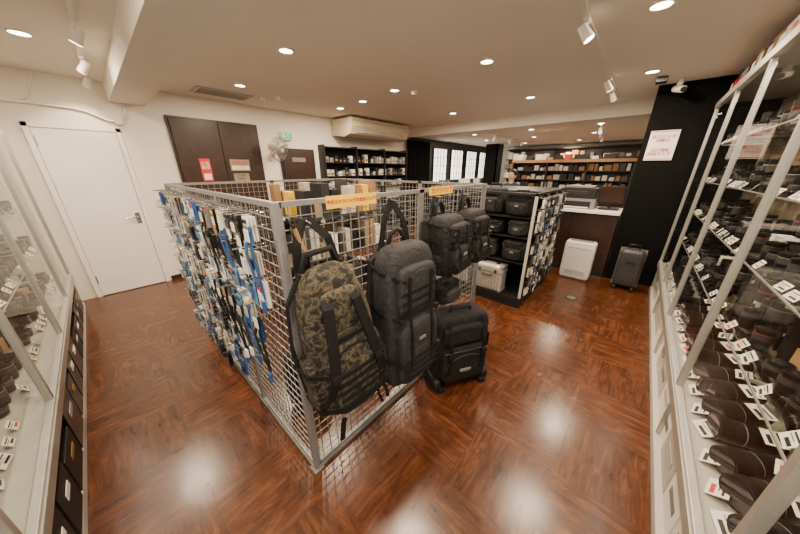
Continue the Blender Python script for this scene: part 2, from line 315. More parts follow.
b=MB(); b.bx(5.3,5.55,.2,.46,1.042,1.06,'black'); b.cyl((5.42,.33,1.06),(5.42,.33,1.14),.02,'black'); b.box((5.40,.33,1.27),(.03,.34,.26),'black',ry=-.15); b.box((5.381,.33,1.27),(.004,.31,.22),'dbrown',ry=-.15); b.build('cash_register',.004)
b=MB()
for y,z,sy in((1.2,1.042,.3),(1.6,1.042,.25),(2.0,1.042,.35),(2.4,1.042,.2)):
    h=U(.12,.26); b.bx(5.3,5.55,y-sy/2,y+sy/2,z,z+h,random.choice(['black','black','kraft','ggrey'])); b.bx(5.295,5.30,y-sy/3,y+sy/3,z+h*.3,z+h*.7,'card')
b.build('counter_boxes',.004)
b=MB(); b.soft((4.80,.50,.315),(.2,.40,.59),'white',e=14,n=12); b.box((4.698,.50,.31),(.006,.34,.46),'white'); b.bx(4.694,4.698,.35,.65,.505,.512,'ggrey')
for i in range(4): b.bx(4.691,4.699,.36,.64,.09+i*.018,.095+i*.018,'ggrey')
b.box((4.80,.50,.612),(.12,.3,.01),'ggrey'); b.bx(4.73,4.87,.32,.68,0,.03,'ggrey'); b.cyl((4.691,.50,.535),(4.699,.50,.535),.014,'screen'); b.build('air_purifier',.003)
b=MB(); b.soft((4.82,-.12,.33),(.22,.28,.54),'dgrey',e=7,n=10)
for i in range(6): b.box((4.708,-.22+i*.04,.33),(.012,.012,.46),'dgrey')
b.box((4.82,-.12,.33),(.012,.292,.55),'ggrey')
for x in(4.74,4.90):
    for y in(-.22,-.02): b.cyl((x,y-.012,.03),(x,y+.012,.03),.03,'black'); b.box((x,y,.06),(.03,.03,.03),'black')
b.tube([(4.81,-.18,.6),(4.81,-.18,.66),(4.81,-.06,.66),(4.81,-.06,.6)],.01,'black'); b.box((4.70,-.12,.42),(.02,.1,.02),'black'); b.build('rolling_suitcase')
b=MB(); b.cyl((3.95,.38,0),(3.95,.38,.004),.07,'black',n=24); b.cyl((3.95,.38,.004),(3.95,.38,.006),.055,'ggrey',n=24); b.build('floor_outlet')
# ------------------------------------------------------------------ far zone
b=MB(); b.bx(3.35,5.95,YW-.03,YW-.001,1.20,2.10,'blackm'); 
for z in(1.25,1.5,1.78,2.08): b.bx(3.35,5.95,YW-.2,YW-.03,z-.01,z+.01,'black')
for x in(3.35,4.2,5.1,5.95): b.bx(x-.012,x+.012,YW-.22,YW,.0,2.12,'black')
for z in(1.26,1.51,1.79):
    x=3.4
    while x<5.88:
        w=U(.05,.09); h=U(.08,.18); b.bx(x,x+w,YW-.18,YW-.08,z,z+h,random.choice(['card','paper','black','card','card','ggrey','paper','black','lensb'])); b.bx(x+.01,x+w-.01,YW-.184,YW-.18,z+h*.2,z+h*.45,random.choice(['blue','kraft','black','ggrey'])); x+=w+U(.01,.05)
for z in(.2,.6): b.bx(3.36,5.94,YW-.3,YW-.03,z,z+.3,'black')
b.build('accessory_wall_shelf')
b=MB()
pts=[(6.1+1.05*i/60,YW-.12+.035*math.sin(i*.9)) for i in range(61)]
vs=[(x,y,z) for x,y in pts for z in(.02,2.4)]; b.add(vs,[(2*i,2*i+1,2*i+3,2*i+2) for i in range(60)],'blackm',True); b.cyl((6.05,YW-.12,2.42),(7.2,YW-.12,2.42),.015,'black'); b.build('curtain')
for i in range(4):
    x=7.5+i*1.08
    b=MB(); b.bx(x,x+.8,YW-.03,YW-.002,1.2,2.3,'black'); b.bx(x+.04,x+.76,YW-.035,YW-.03,1.25,2.26,'pane')
    for k in range(1,4): b.bx(x+.04+k*.18-.008,x+.04+k*.18+.008,YW-.05,YW-.034,1.25,2.26,'dbrown')
    for k in range(1,4): b.bx(x+.04,x+.76,YW-.05,YW-.034,1.25+k*.25-.006,1.25+k*.25+.006,'dbrown')
    b.build('window_%d'%(i+1))
b=MB(); b.bx(7.3,11.2,4.6,5.1,0,1.1,'black'); b.bx(7.28,11.22,4.58,5.12,1.1,1.14,'lgrey')
for i in range(13): b.box((7.5+i*.28,4.85,1.14+.09),(U(.1,.2),.15,.18),random.choice(['black','card','black','ggrey']))
b.build('display_counter')
b=MB(); b.bx(11.75,11.98,.0,4.4,0,2.4,'dbrown')
for z in(.5,.9,1.3,1.65,2.0,2.35): b.bx(11.45,11.98,.0,4.4,z-.02,z+.02,'black')
for z in(.92,1.32,1.67,2.02):
    y=.05
    while y<4.3:
        w=U(.08,.2); h=U(.1,.26); b.bx(11.5,11.7,y,y+w,z,z+h,random.choice(['black','lensb','paper','ggrey','card','kraft','dgrey','card','lensb'])); y+=w+U(.01,.05)
b.build('stock_shelf')
lamp((11.2,2.2,2.45),40,.5,nm='shelf_lamp',col=(1,.75,.5))
b=MB(); b.bx(8.6,9.2,.4,3.6,0,1.0,'dbrown'); b.bx(8.55,9.25,.35,3.65,1.0,1.04,'wood'); 
for i in range(11):
    y=.5+i*.29; h=U(.1,.35); b.bx(8.7,8.95,y,y+U(.12,.24),1.04,1.04+h,random.choice(['black','card','black','ggrey','black','kraft']))
b.build('back_counter')
b=MB(); b.bx(9.8,9.86,4.1,4.55,0,BZ-.02,'blackm'); b.bx(9.8,10.3,4.1,4.14,0,BZ-.02,'blackm'); b.build('partition_screen')
b=MB(); b.bx(7.2,7.6,.2,2.6,1.80,1.84,'black'); b.bx(7.19,7.2,.2,2.6,1.79,1.85,'wood')
for y in(.22,1.0,1.8,2.58): b.bx(7.25,7.6,y-.015,y+.015,1.0,1.80,'black')
b.bx(7.2,7.6,.2,2.6,0,1.0,'dbrown'); b.bx(7.56,7.6,.2,2.6,1.0,1.8,'dbrown')
for z in(1.0,1.22,1.40,1.60):
    b.bx(7.22,7.6,.2,2.6,z,z+.018,'black'); y=.27
    while y<2.45: w=U(.05,.13); b.bx(7.3,7.5,y,y+w,z+.018,z+U(.08,.17),random.choice(['black','lensb','paper','black','wood','kraft','dgrey','card','card','silver'])); y+=w+U(.01,.04)
y=.25
while y<2.4: w=U(.1,.25); b.bx(7.25,7.5,y,y+w,1.84,1.84+U(.04,.14),random.choice(['kraft','black','paper','black','lgrey','red'])); y+=w+U(.02,.1)
b.build('bookcase')
# ------------------------------------------------------------------ gondola
b=MB(); gx0,gx1,gy0,gy1=3.18,4.42,.82,2.0
b.bx(gx0-.02,gx1,gy0,gy1,0,.13,'black'); b.bx(3.62,3.66,gy0+.02,gy1,.13,1.38,'blackm'); b.bx(gx0,gx1,gy1-.02,gy1,.13,1.4,'black')
for z in(.54,.86,1.10): b.bx(gx0+.08,3.62,gy0+.04,gy1-.02,z,z+.02,'black')
b.bx(3.5,gx1,gy0,gy1,1.37,1.40,'black'); b.bx(gx0,gx0+.03,gy0,gy1,1.37,1.40,'black'); b.bx(gx0,3.5,gy0,gy0+.03,1.37,1.4,'black')
b.bx(3.66,gx1,gy0+.06,gy0+.08,.13,1.37,'blackm')
for x in(gx0+.015,3.66,4.05,gx1-.015): b.bx(x-.012,x+.012,gy0,gy0+.03,.13,1.37,'lgrey' if x<3.3 else 'ggrey')
b.build('display_gondola',.002)
b=MB()
for row in range(9):
    z=1.33-row*.135; x=3.24
    while x<4.36:
        w=U(.04,.07); h=U(.08,.12); y=gy0-.01-U(0,.04)
        b.bx(x,x+w,y-.015,y+.005,z-h,z,random.choice(['card','paper','black','black','ggrey','lensb','lensb','paper','dgrey'])); b.bx(x+.008,x+w-.008,y-.018,y-.014,z-h*.85,z-h*.4,random.choice(['black','ggrey','black','card','dgrey','lblue']))
        b.cyl((x+w/2,gy0+.06,z+.012),(x+w/2,y-.04,z+.012),.003,'chrome',n=5); x+=w+.012
b.build('blister_packs')
def cam_bag(b,x,y,z,w,d,h,m='nylonB',rz=-math.pi/2):
    b.M=Matrix.Translation((x,y,z))@Matrix.Rotation(rz,4,'Z')
    tp=lambda p: Vector((p.x*(1-.12*max(p.z,0)**2),p.y*(1-.15*max(p.z,0)),p.z))
    b.soft((0,0,h*.5),(w,d,h),m,e=4,fn=tp); b.soft((0,-d*.46,h*.36),(w*.7,d*.3,h*.55),m,e=4,n=6); b.soft((0,-.01,h*.88),(w*.94,d*1.0,h*.25),m,e=4,n=6)
    b.tube([(-w*.25,0,h*.98),(-w*.22,0,h*1.12),(w*.22,0,h*1.12),(w*.25,0,h*.98)],.01,'trim'); b.tube([(-w*.45,-d*.50,h*.78),(0,-d*.52,h*.77),(w*.45,-d*.50,h*.78)],.003,'dgrey',5)
    b.box((0,-d*.63,h*.5),(.04,.010,.02),'ggrey')
    for sx in(-1,1): b.strap([(sx*w*.5,0,h*.8),(sx*w*.44,-d*.45,h*.85),(sx*w*.25,-d*.6,h*.5),(sx*w*.25,-d*.6,h*.2)],.02,.005,'trim')
    b.M=Matrix.Identity(4)
b=MB()
cam_bag(b,3.34,1.03,1.122,.32,.26,.26); cam_bag(b,3.36,1.37,1.122,.28,.22,.32,'nylonG'); cam_bag(b,3.36,1.69,1.122,.26,.22,.24); cam_bag(b,3.35,1.01,.882,.24,.22,.19,'nylonG'); cam_bag(b,3.36,1.30,.882,.22,.22,.17); cam_bag(b,3.36,1.58,.882,.22,.22,.2)
cam_bag(b,3.36,1.02,.562,.30,.24,.26); cam_bag(b,3.36,1.38,.562,.28,.22,.24,'nylonG'); cam_bag(b,3.36,1.71,.562,.24,.2,.24)
b.build('camera_bags')
def alu_case(x,y,z,w,d,h,rz):
    b=MB(); b.M=Matrix.Translation((x,y,z))@Matrix.Rotation(rz,4,'Z')
    b.soft((0,0,h/2),(w,d,h),'silver',e=12,n=8)
    for sx in(-1,1):
        for zz in(.02,h-.02): b.soft((sx*(w/2-.015),0,zz),(.045,d+.012,.045),'ggrey',e=6,n=4)
        b.box((sx*w*.25,-d*.0,h+.004),(.04,.06,.01),'black')
        b.box((sx*w*.28,-d/2-.006,h*.78),(.035,.014,.05),'chrome')
    b.box((0,0,h*.72),(w+.006,d+.006,.012),'ggrey'); 
    for k in range(9): b.box((-w*.4+k*w*.1,-d/2-.001,h*.36),(.006,.006,h*.58),'alu2')
    b.tube([(-.06,-d*.5,h*.62),(-.05,-d*.5-.035,h*.62),(.05,-d*.5-.035,h*.62),(.06,-d*.5,h*.62)],.009,'black'); return b.build('aluminium_camera_case')
alu_case(3.27,1.27,.131,.38,.2,.36,-math.pi/2); alu_case(3.27,1.74,.131,.36,.2,.38,-math.pi/2+.06)
# ------------------------------------------------------------------ grid rack
H=1.53; rx0,rx1,ry0,ry1=.45,2.32,1.05,3.2
rack=bpy.data.objects.new('grid_display_rack',None); bpy.context.scene.collection.objects.link(rack)
def panel(p0,p1,nm):
    b=MB(); p0=Vector(p0);p1=Vector(p1); d=p1-p0; ln=d.length; u=d/ln; an=math.atan2(u.y,u.x); fr=.022
    for p in(p0+u*fr/2,p1-u*fr/2): b.box((p.x,p.y,H/2),(fr,fr,H),'wire',rz=an)
    for z in(.035,H-.011,): c=(p0+p1)/2; b.box((c.x,c.y,z),(ln,fr,fr),'wire',rz=an)
    n=round(ln/.052)
    for i in range(1,n): 
        p=p0+u*ln*i/n; b.box((p.x,p.y,H/2+.01),(.0038,.0038,H-.06),'wire',rz=an)
    m=round((H-.06)/.052)
    nn=Vector((-u.y,u.x,0))*.004
    for k in range(1,m): c=(p0+p1)/2+nn; b.box((c.x,c.y,.035+(H-.046)*k/m),(ln-.02,.0038,.0038),'wire',rz=an)
    b.build(nm,parent=rack)
ys=[ry0,1.77,2.48,ry1]; xs=[rx0,1.385,rx1]
for i in range(3): panel((rx0,ys[i],0),(rx0,ys[i+1],0),'side_panel_%d'%i); panel((rx1,ys[i],0),(rx1,ys[i+1],0),'far_panel_%d'%i)
for i in range(2): panel((xs[i],ry0,0),(xs[i+1],ry0,0),'front_panel_%d'%i); panel((xs[i],ry1,0),(xs[i+1],ry1,0),'rear_panel_%d'%i)
b=MB()
for x in(rx0,rx1):
    for y in(ry0,ry1): b.box((x,y,H/2),(.030,.030,H),'wire'); b.box((x,y,.006),(.06,.06,.012),'wire')
b.bx(rx0,rx1,ry0-.018,ry0+.018,.0,.022,'wire'); b.bx(rx0-.018,rx0+.018,ry0,ry1,.0,.022,'wire')
b.build('corner_posts',.003,rack)
b=MB()
for z in(.35,.8,1.2): b.bx(1.2,2.2,2.2,3.1,z,z+.02,'dgrey')
for x in(1.2,2.2):
    for y in(2.2,3.1): b.box((x,y,.62),(.03,.03,1.24),'dgrey')
b.build('stock_rack')
b=MB()
for z in(.371,.821,1.221):
    for yy in(2.22,2.52,2.82):
        x=1.23
        while x<2.1:
            w=U(.05,.10); h=U(.10,.30) if z<1 else U(.14,.34); b.bx(x,min(x+w,2.18),yy,yy+U(.10,.2),z,z+h,random.choice(['paper','kraft','kraft','black','beige','black','nylonG','dgrey','yellow' if R()<.6 else 'card','paper'])); x+=w+.02
b.build('stock_boxes',.002)
b=MB()
for x,y,z,w,h in((.68,1.52,.0,.26,.45),(1.0,1.5,.0,.3,.4),(1.4,1.5,.0,.35,.5),(1.9,1.6,.0,.3,.5)):
    b.soft((x,y,h/2+.003),(w,.2,h),random.choice(['nylonB','nylonG','nylonB']),e=5,n=8); b.tube([(x-.05,y,h-.01),(x,y,h+.06),(x+.05,y,h-.01)],.008,'trim')
b.build('stored_bags')
b=MB()
for row in range(9):
    z=1.47-row*.145; y=1.14 if row<3 else 1.35 if row<5 else 1.62 if row<7 else 2.1
    while y<3.14:
        w=U(.035,.07); h=U(.08,.13); x=rx0-U(.03,.07)
        if R()<.88:
            k=random.choice(['card','card','paper','lblue','blue','card','black','paper','ggrey','black','lensb','paper','card'])
            for q in range(3):
                xx=x-.012*q; b.box((xx,y+w/2+U(-.006,.006),z-h/2+U(-.006,.006)),(.007,w,h),k,rz=U(-.1,.1))
            b.box((xx-.0055,y+w/2,z-h*.55),(.003,w*.75,h*.4),random.choice(['black','blue','lblue','ggrey','black','card','lensb']))
            b.box((xx-.0055,y+w/2,z-h*.18),(.003,w*.75,h*.14),random.choice(['blue','red','black','lblue','yellow','black']))
        b.cyl((rx0,y+w/2,z+.01),(x-.06,y+w/2,z+.01),.0028,'chrome',n=5); y+=w+.010
b.build('hanging_accessory_packs')
b=MB()
for i in range(14):
    y=1.13+i*.055; z=1.43-.02*(i%3)-(.40 if i%2==1 else 0); l=U(.18,.36); x=rx0-.075-.02*(i%2)
    k=random.choice(['trim','nylonB','trim','blue','nylonG','paper','trim'])
    b.strap([(x,y,z),(x-.01,y+.002,z-l*.3),(x,y+.005,z-l*.7),(x+.005,y+.018,z-l)],.022,.005,k,side=(0,1,0)); b.strap([(x,y,z),(x-.02,y+.04,z-l*.3),(x-.01,y+.045,z-l*.6),(x+.005,y+.018,z-l)],.022,.005,k,side=(0,1,0)); b.box((x,y+.018,z-l-.03),(.012,.028,.05),random.choice(['black','card','black','blue']))
    b.box((x-.015,y+.01,z-.03),(.004,.04,.05),random.choice(['card','paper','kraft'])); b.cyl((rx0,y,z+.005),(x-.02,y,z+.005),.0028,'chrome',n=5)
b.build('camera_straps')
b=MB()
for i in range(13):
    y=1.75+i*.10; z=U(.30,.5)
    b.box((rx0-.06,y,z),(.012,.07,.13),random.choice(['lblue','card','blue','paper','card']),rz=U(-.2,.2)); b.box((rx0-.068,y,z-.02),(.003,.05,.05),random.choice(['blue','black','lblue'])); b.cyl((rx0,y,z+.07),(rx0-.1,y,z+.07),.0028,'chrome',n=5)
b.build('lens_cloth_packs')
b=MB(); b.bx(.655,.95,ry0-.045,ry0-.04,1.485,1.54,'yellow'); s=b.build('sale_sign'); text('中古カメラバッグ大放出フェア!!',(.8025,ry0-.047,1.513),.0205,'red',parent=s,bold=.0003)
b=MB(); b.bx(1.42,1.70,ry0-.045,ry0-.04,1.49,1.54,'yellow'); s=b.build('sale_sign'); text('カメラバッグ',(1.56,ry0-.047,1.516),.042,'red',parent=s,bold=.0006)
# ------------------------------------------------------------------ bags on rack
def backpack(name,x,z,w,d,h,m,y=ry0-.035,rz=0,tilt=0,up=.17):
    b=MB(); b.M=Matrix.Translation((x,y,z))@Matrix.Rotation(rz,4,'Z')@Matrix.Rotation(tilt,4,'X')
    def tp(p): 
        k=1-.10*max(p.z,0)**3; return Vector((p.x*k,p.y*(1-.18*max(p.z,0)),p.z))
    b.soft((0,-d*.42,h*.5),(w,d*.8,h),m,e=5.5,n=12,fn=tp)
    b.soft((0,-d*.85,h*.30),(w*.80,d*.34,h*.46),m,e=5.5,n=8)
    b.soft((0,-d*.78,h*.73),(w*.76,d*.28,h*.32),m,e=5,n=8)
    b.soft((0,-d*.98,h*.22),(w*.6,d*.12,h*.24),m,e=5,n=6)
    for sx in(-1,1):
        b.soft((sx*w*.5,-d*.4,h*.24),(w*.12,d*.5,h*.34),m,e=4,n=6)
        b.strap([(sx*w*.48,-d*.1,h*.62),(sx*w*.53,-d*.5,h*.6),(sx*w*.40,-d*.86,h*.57),(sx*w*.32,-d*.93,h*.56)],.022,.005,'trim',side=(0,0,1))
        b.strap([(sx*w*.5,-d*.1,h*.3),(sx*w*.60,-d*.5,h*.30),(sx*w*.44,-d*.95,h*.28),(sx*w*.36,-d*1.02,h*.27)],.022,.005,'trim',side=(0,0,1))
        b.strap([(sx*w*.46,-d*.1,h*.88),(sx*w*.50,-d*.5,h*.86),(sx*w*.36,-d*.86,h*.82),(sx*w*.28,-d*.93,h*.81)],.02,.005,'trim',side=(0,0,1))
        b.box((sx*w*.36,-d*.95,h*.565),(.035,.014,.03),'black'); b.box((sx*w*.38,-d*1.03,h*.27),(.035,.014,.03),'black')
        b.strap([(sx*w*.22,-d*.93,h*.84),(sx*w*.22,-d*.95,h*.6),(sx*w*.22,-d*1.04,h*.45),(sx*w*.22,-d*1.06,h*.3),(sx*w*.22,-d*1.0,h*.1)],.018,.006,'trim')
        b.strap([(sx*w*.2,-.02,h*.97),(sx*w*.42,-.01,h*.9),(sx*w*.54,-.04,h*.65),(sx*w*.54,-.06,h*.35),(sx*w*.5,-.05,h*.1)],.05,.014,'trim',side=(.3,1,0))
        b.strap([(sx*w*.5,-.06,h*.1),(sx*w*.54,-.1,-h*.03),(sx*w*.5,-.12,-h*.1)],.016,.004,'trim')
    for k in range(4): b.strap([(-w*.36,-d*1.05,h*(.14+.045*k)),(w*.36,-d*1.05,h*(.14+.045*k))],.012,.005,'trim',side=(0,0,1))
    for k in range(3): b.strap([(-w*.34,-d*.93,h*(.62+.06*k)),(w*.34,-d*.93,h*(.62+.06*k))],.012,.005,'trim',side=(0,0,1))
    b.tube(curvept(lambda t:(w*.36*math.cos(math.pi*t),-d*.90,h*.74+h*.12*math.sin(math.pi*t)),12),.003,'dgrey',5)
    b.tube(curvept(lambda t:(w*.37*math.cos(math.pi*t),-d*.99,h*.40+h*.10*math.sin(math.pi*t)),12),.003,'dgrey',5)
    b.tube(curvept(lambda t:(w*.44*math.cos(math.pi*t),-d*.6,h*.82+h*.14*math.sin(math.pi*t)),12),.004,'trim',5)
    b.tube(curvept(lambda t:(.06*math.cos(math.pi*t),-.04,h*.97+.09*math.sin(math.pi*t)),10),.012,'trim',6)
    for sx in(-1,1): b.strap([(sx*w*.28,-.03,h*.95),(sx*w*.18,-.02,h+up*.5),(0,.0,h+up)],.035,.008,'trim')
    b.cyl((0,.03,h+up),(0,-.06,h+up),.005,'chrome',n=8)
    b.box((w*.0,-d*1.03,h*.40),(.05,.008,.015),'ggrey')
    b.M=Matrix.Identity(4); return b.build(name)
backpack('camera_backpack',1.07,.37,.40,.25,.90,'nylonG',rz=-.06,up=.22)
backpack('camera_backpack',1.49,.97,.31,.24,.40,'nylonB',rz=.1,up=.11)
backpack('camera_backpack',1.86,.95,.29,.22,.42,'nylonB',rz=.0,up=.10)
b=MB()
for x,z,w,h in((1.55,.72,.24,.17),):
    b.M=Matrix.Translation((x,ry0-.12,z)); b.soft((0,0,h/2),(w,.14,h),'nylonB',e=5); b.soft((0,-.07,h*.4),(w*.7,.06,h*.55),'nylonG',e=5,n=6)
    b.strap([(-w*.45,.0,h*.9),(-w*.3,.06,h+.04),(0,.09,h+.07),(w*.3,.06,h+.04),(w*.45,0,h*.9)],.025,.005,'trim',side=(0,1,0)); b.tube([(-w*.45,-.065,h*.82),(w*.45,-.065,h*.82)],.003,'dgrey',5)
b.M=Matrix.Identity(4); b.build('shoulder_bag')
def camo_pack():
    b=MB(); w,d,h=.335,.23,.80; b.M=Matrix.Translation((.65,ry0-.035,.48))@Matrix.Rotation(-.12,4,'Z')@Matrix.Rotation(-.10,4,'Y')
    def tp(p):
        k=1-.28*max(p.z,0)**2-.06*max(-p.z,0)**3; return Vector((p.x*k,p.y*(1-.3*max(p.z,0)**1.5),p.z))
    b.soft((0,-d*.45,h*.5),(w,d*.85,h),'camo',e=4,n=14,fn=tp)
    b.soft((0,-d*.86,h*.34),(w*.74,d*.36,h*.52),'camo',e=4,n=10); b.soft((0,-d*.74,h*.76),(w*.6,d*.3,h*.26),'camo',e=4,n=8)
    for sx in(-1,1):
        b.soft((sx*w*.5,-d*.45,h*.3),(w*.2,d*.6,h*.4),'camo',e=4,n=8)
        b.strap([(sx*w*.13,-d*.6,h*.93),(sx*w*.2,-d*.93,h*.82),(sx*w*.27,-d*1.05,h*.6),(sx*w*.34,-d*1.1,h*.42),(sx*w*.44,-d*.95,h*.26),(sx*w*.5,-d*.7,h*.2)],.045,.012,'trim')
        b.strap([(sx*w*.62,-d*.2,h*.44),(sx*w*.61,-d*.7,h*.44),(sx*w*.36,-d*1.03,h*.43)],.024,.005,'trim',side=(0,0,1))
        b.strap([(sx*w*.6,-d*.2,h*.18),(sx*w*.58,-d*.75,h*.16),(sx*w*.3,-d*1.05,h*.16),(0,-d*1.07,h*.16)],.024,.005,'trim',side=(0,0,1))
        b.box((sx*w*.33,-d*1.1,h*.43),(.04,.022,.035),'black')
        b.strap([(sx*w*.25,-.03,h*.95),(sx*w*.5,-.03,h*.8),(sx*w*.60,-.05,h*.55),(sx*w*.58,-.06,h*.25)],.05,.014,'trim',side=(.3,1,0))
    b.strap([(w*.45,-d*.5,h*.12),(w*.56,-d*.7,-h*.02),(w*.58,-d*.7,-h*.12)],.02,.005,'trim')
    b.strap([(-w*.3,-d*.9,h*.06),(-w*.38,-d*.95,-h*.02),(-w*.40,-d*.9,-h*.1)],.025,.006,'trim')
    b.tube(curvept(lambda t:(w*.36*math.cos(math.pi*t),-d*1.02,h*.44+h*.13*math.sin(math.pi*t)),14),.005,'trim',5)
    b.tube(curvept(lambda t:(w*.29*math.cos(math.pi*t),-d*.86,h*.75+h*.1*math.sin(math.pi*t)),14),.005,'trim',5)
    for k in range(5): b.strap([(-w*.32,-d*1.06,h*(.18+.055*k)),(w*.32,-d*1.06,h*(.18+.055*k))],.016,.007,'trim',side=(0,0,1))
    b.strap([(-w*.24,-d*.98,h*.62),(w*.24,-d*.98,h*.62)],.02,.006,'trim',side=(0,0,1))
    for sx in(-1,1): b.strap([(sx*.09,-.04,h*.97),(sx*.07,-.04,h+.09),(sx*.01,-.01,h+.18)],.035,.008,'trim')
    b.tube([(-.08,-.06,h*.98),(-.06,-.07,h+.05),(.06,-.07,h+.05),(.08,-.06,h*.98)],.014,'trim')
    b.cyl((0,.03,h+.17),(0,-.06,h+.17),.005,'chrome',n=8)
    b.M=Matrix.Identity(4); b.build('camouflage_backpack')
camo_pack()
b=MB(); b.tube([(.49,ry0-.05,1.43),(.51,ry0-.05,1.36),(.535,ry0-.05,1.30)],.011,'kraft'); b.tube([(.49,ry0-.05,1.43),(.49,ry0-.0,1.46)],.006,'trim'); b.tube([(.535,ry0-.05,1.30),(.53,ry0-.05,1.2)],.008,'trim'); b.build('wooden_hand_grip')
b=MB(); b.M=Matrix.Translation((1.63,.84,0))@Matrix.Rotation(-.52,4,'Z')
w,d,h=.46,.28,.60
b.soft((0,0,.04+h/2),(w,d*.8,h),'nylonB',e=7,n=12); b.soft((0,-d*.42,.04+h*.34),(w*.84,d*.34,h*.52),'nylonB',e=5.5,n=8); b.soft((0,-d*.40,.04+h*.76),(w*.8,d*.24,h*.26),'nylonB',e=5.5,n=8)
b.tube(curvept(lambda t:(w*.4*(1-2*t),-d*.585,.04+h*.56),8),.004,'dgrey',5); b.tube(curvept(lambda t:(w*.36*math.cos(math.pi*t),-d*.52,.04+h*.76+h*.1*math.sin(math.pi*t)),12),.004,'trim',5)
b.tube(curvept(lambda t:(w*.38*math.cos(math.pi*t),-d*.60,.04+h*.3+h*.2*math.sin(math.pi*t)),12),.003,'dgrey',5)
for sx in(-1,1):
    b.soft((sx*w*.46,-.02,.06),(.07,d*.85,.1),'black',e=5,n=5); b.cyl((sx*w*.42,.08,.035),(sx*w*.52,.08,.035),.035,'ggrey',n=18); b.box((sx*w*.4,-d*.45,.02),(.05,.05,.04),'black')
    b.strap([(sx*w*.3,-d*.42,.62),(sx*w*.3,-d*.6,.46),(sx*w*.3,-d*.63,.25),(sx*w*.3,-d*.5,.08)],.028,.006,'trim')
    b.strap([(sx*w*.51,d*.3,.35),(sx*w*.515,-d*.3,.35)],.025,.006,'trim',side=(0,0,1))
    b.box((sx*w*.3,-d*.63,.36),(.045,.016,.04),'black')
b.tube([(-.09,-.02,h+.03),(-.08,-.02,h+.07),(.08,-.02,h+.07),(.09,-.02,h+.03)],.013,'trim'); b.tube([(w*.5,-.05,.25),(w*.57,-.05,.28),(w*.57,-.05,.40),(w*.5,-.05,.43)],.012,'trim')
b.soft((0,-d*.58,.2),(.10,.02,.03),'ggrey',e=6,n=4)
b.M=Matrix.Identity(4); b.build('rolling_camera_bag')
# ------------------------------------------------------------------ glass cases
def lens(b,x,y,z,r,h,k='lensb'):
    b.cyl((x,y,z),(x,y,z+h*.12),r*.82,'lensb'); b.cyl((x,y,z+h*.12),(x,y,z+h*.5),r*.92,k); b.cyl((x,y,z+h*.5),(x,y,z+h*.78),r,'dgrey' if k=='lensb' else 'lensb'); b.cyl((x,y,z+h*.78),(x,y,z+h*.81),r*.96,random.choice(['gold','red','silver','silver','lensb'])); b.cyl((x,y,z+h*.81),(x,y,z+h),r,'lensb',r1=r*1.05); b.cyl((x,y,z+h),(x,y,z+h+.002),r*.85,'glassel')
def lying(b,x,y,z,r,h,ang,k='olive'):
    d=Vector((math.cos(ang),math.sin(ang),0)); c=Vector((x,y,z+r)); a=c-d*h/2
    for t0,t1,q,kk in((0,.06,.62,'silver'),(.06,.2,.72,'lensb'),(.2,.42,.80,k),(.42,.62,.9,'lensb'),(.62,.635,.92,random.choice(['gold','silver','silver'])),(.635,.8,.94,k),(.8,1,1,'lensb')): b.cyl(a+d*h*t0,a+d*h*t1,r*q,kk,n=22)
    b.cyl(a+d*h,a+d*(h+.003),r*.85,'glassel',n=20); b.box(c-d*.02-Vector((0,0,r*.9)),(.03,.03,.03),'lensb',rz=ang)
def cambody(b,x,y,z,rz,k='lensb'):
    o=b.M.copy(); b.M=o@Matrix.Translation((x,y,z))@Matrix.Rotation(rz,4,'Z')
    b.box((0,0,.04),(.13,.045,.08),k); b.box((0,0,.092),(.05,.045,.03),k); b.box((-.055,-.02,.04),(.03,.04,.075),'lensb'); b.cyl((.01,-.02,.042),(.01,-.085,.042),.032,'lensb'); b.cyl((.01,-.085,.042),(.01,-.087,.042),.026,'glassel'); b.cyl((-.05,0,.08),(-.05,0,.09),.01,'chrome',n=8); b.cyl((.048,0,.08),(.048,0,.09),.013,'ggrey',n=8)
    if k=='silver': b.box((0,-.0235,.035),(.12,.002,.045),'lensb')
    b.M=o
def card(b,x,y,z,rz,w=.075,h=.045,tl=-.6):
    o=b.M.copy(); b.M=o@Matrix.Translation((x,y,z))@Matrix.Rotation(rz,4,'Z')@Matrix.Rotation(tl,4,'X')
    b.box((0,0,h/2),(w,.0015,h),'card'); b.box((0,-.0015,h*.74),(w*.8,.001,h*.10),'black'); b.box((w*.12,-.0015,h*.28),(w*.55,.001,h*.20),'red' if R()<.25 else 'black'); b.box((-w*.1,-.0015,h*.54),(w*.55,.001,h*.06),'ggrey'); b.M=o
def fill(b,u0,u1,zs,depth0,depth1,face,step=.15):
    for si,z in enumerate(zs):
        for row,dy in enumerate((depth0,(depth0+depth1)/2,depth1)):
            u=u0+.08+U(0,.05)
            while u<u1-.08:
                t=R()
                if row==0:
                    if t<.6: card(b,u,dy-.03,z,U(-.25,.25),U(.06,.09),U(.04,.055))
                    if t>.2: lens(b,u+.06,dy+.05,z,U(.03,.042),U(.05,.13))
                elif t<.42: cambody(b,u,dy,z,U(-.3,.3),random.choice(['lensb','lensb','silver','lensb']))
                elif t<.8: lens(b,u,dy,z,U(.032,.048),U(.09,.22),random.choice(['lensb','lensb','olive','lensb','lgrey']))
                elif t<.90: card(b,u,dy,z,U(-.2,.2),.12,.09)
                else: b.box((u,dy+.02,z+.05),(.12,.08,.1),random.choice(['kraft','black','card','black']))
                u+=step*U(.8,1.15)
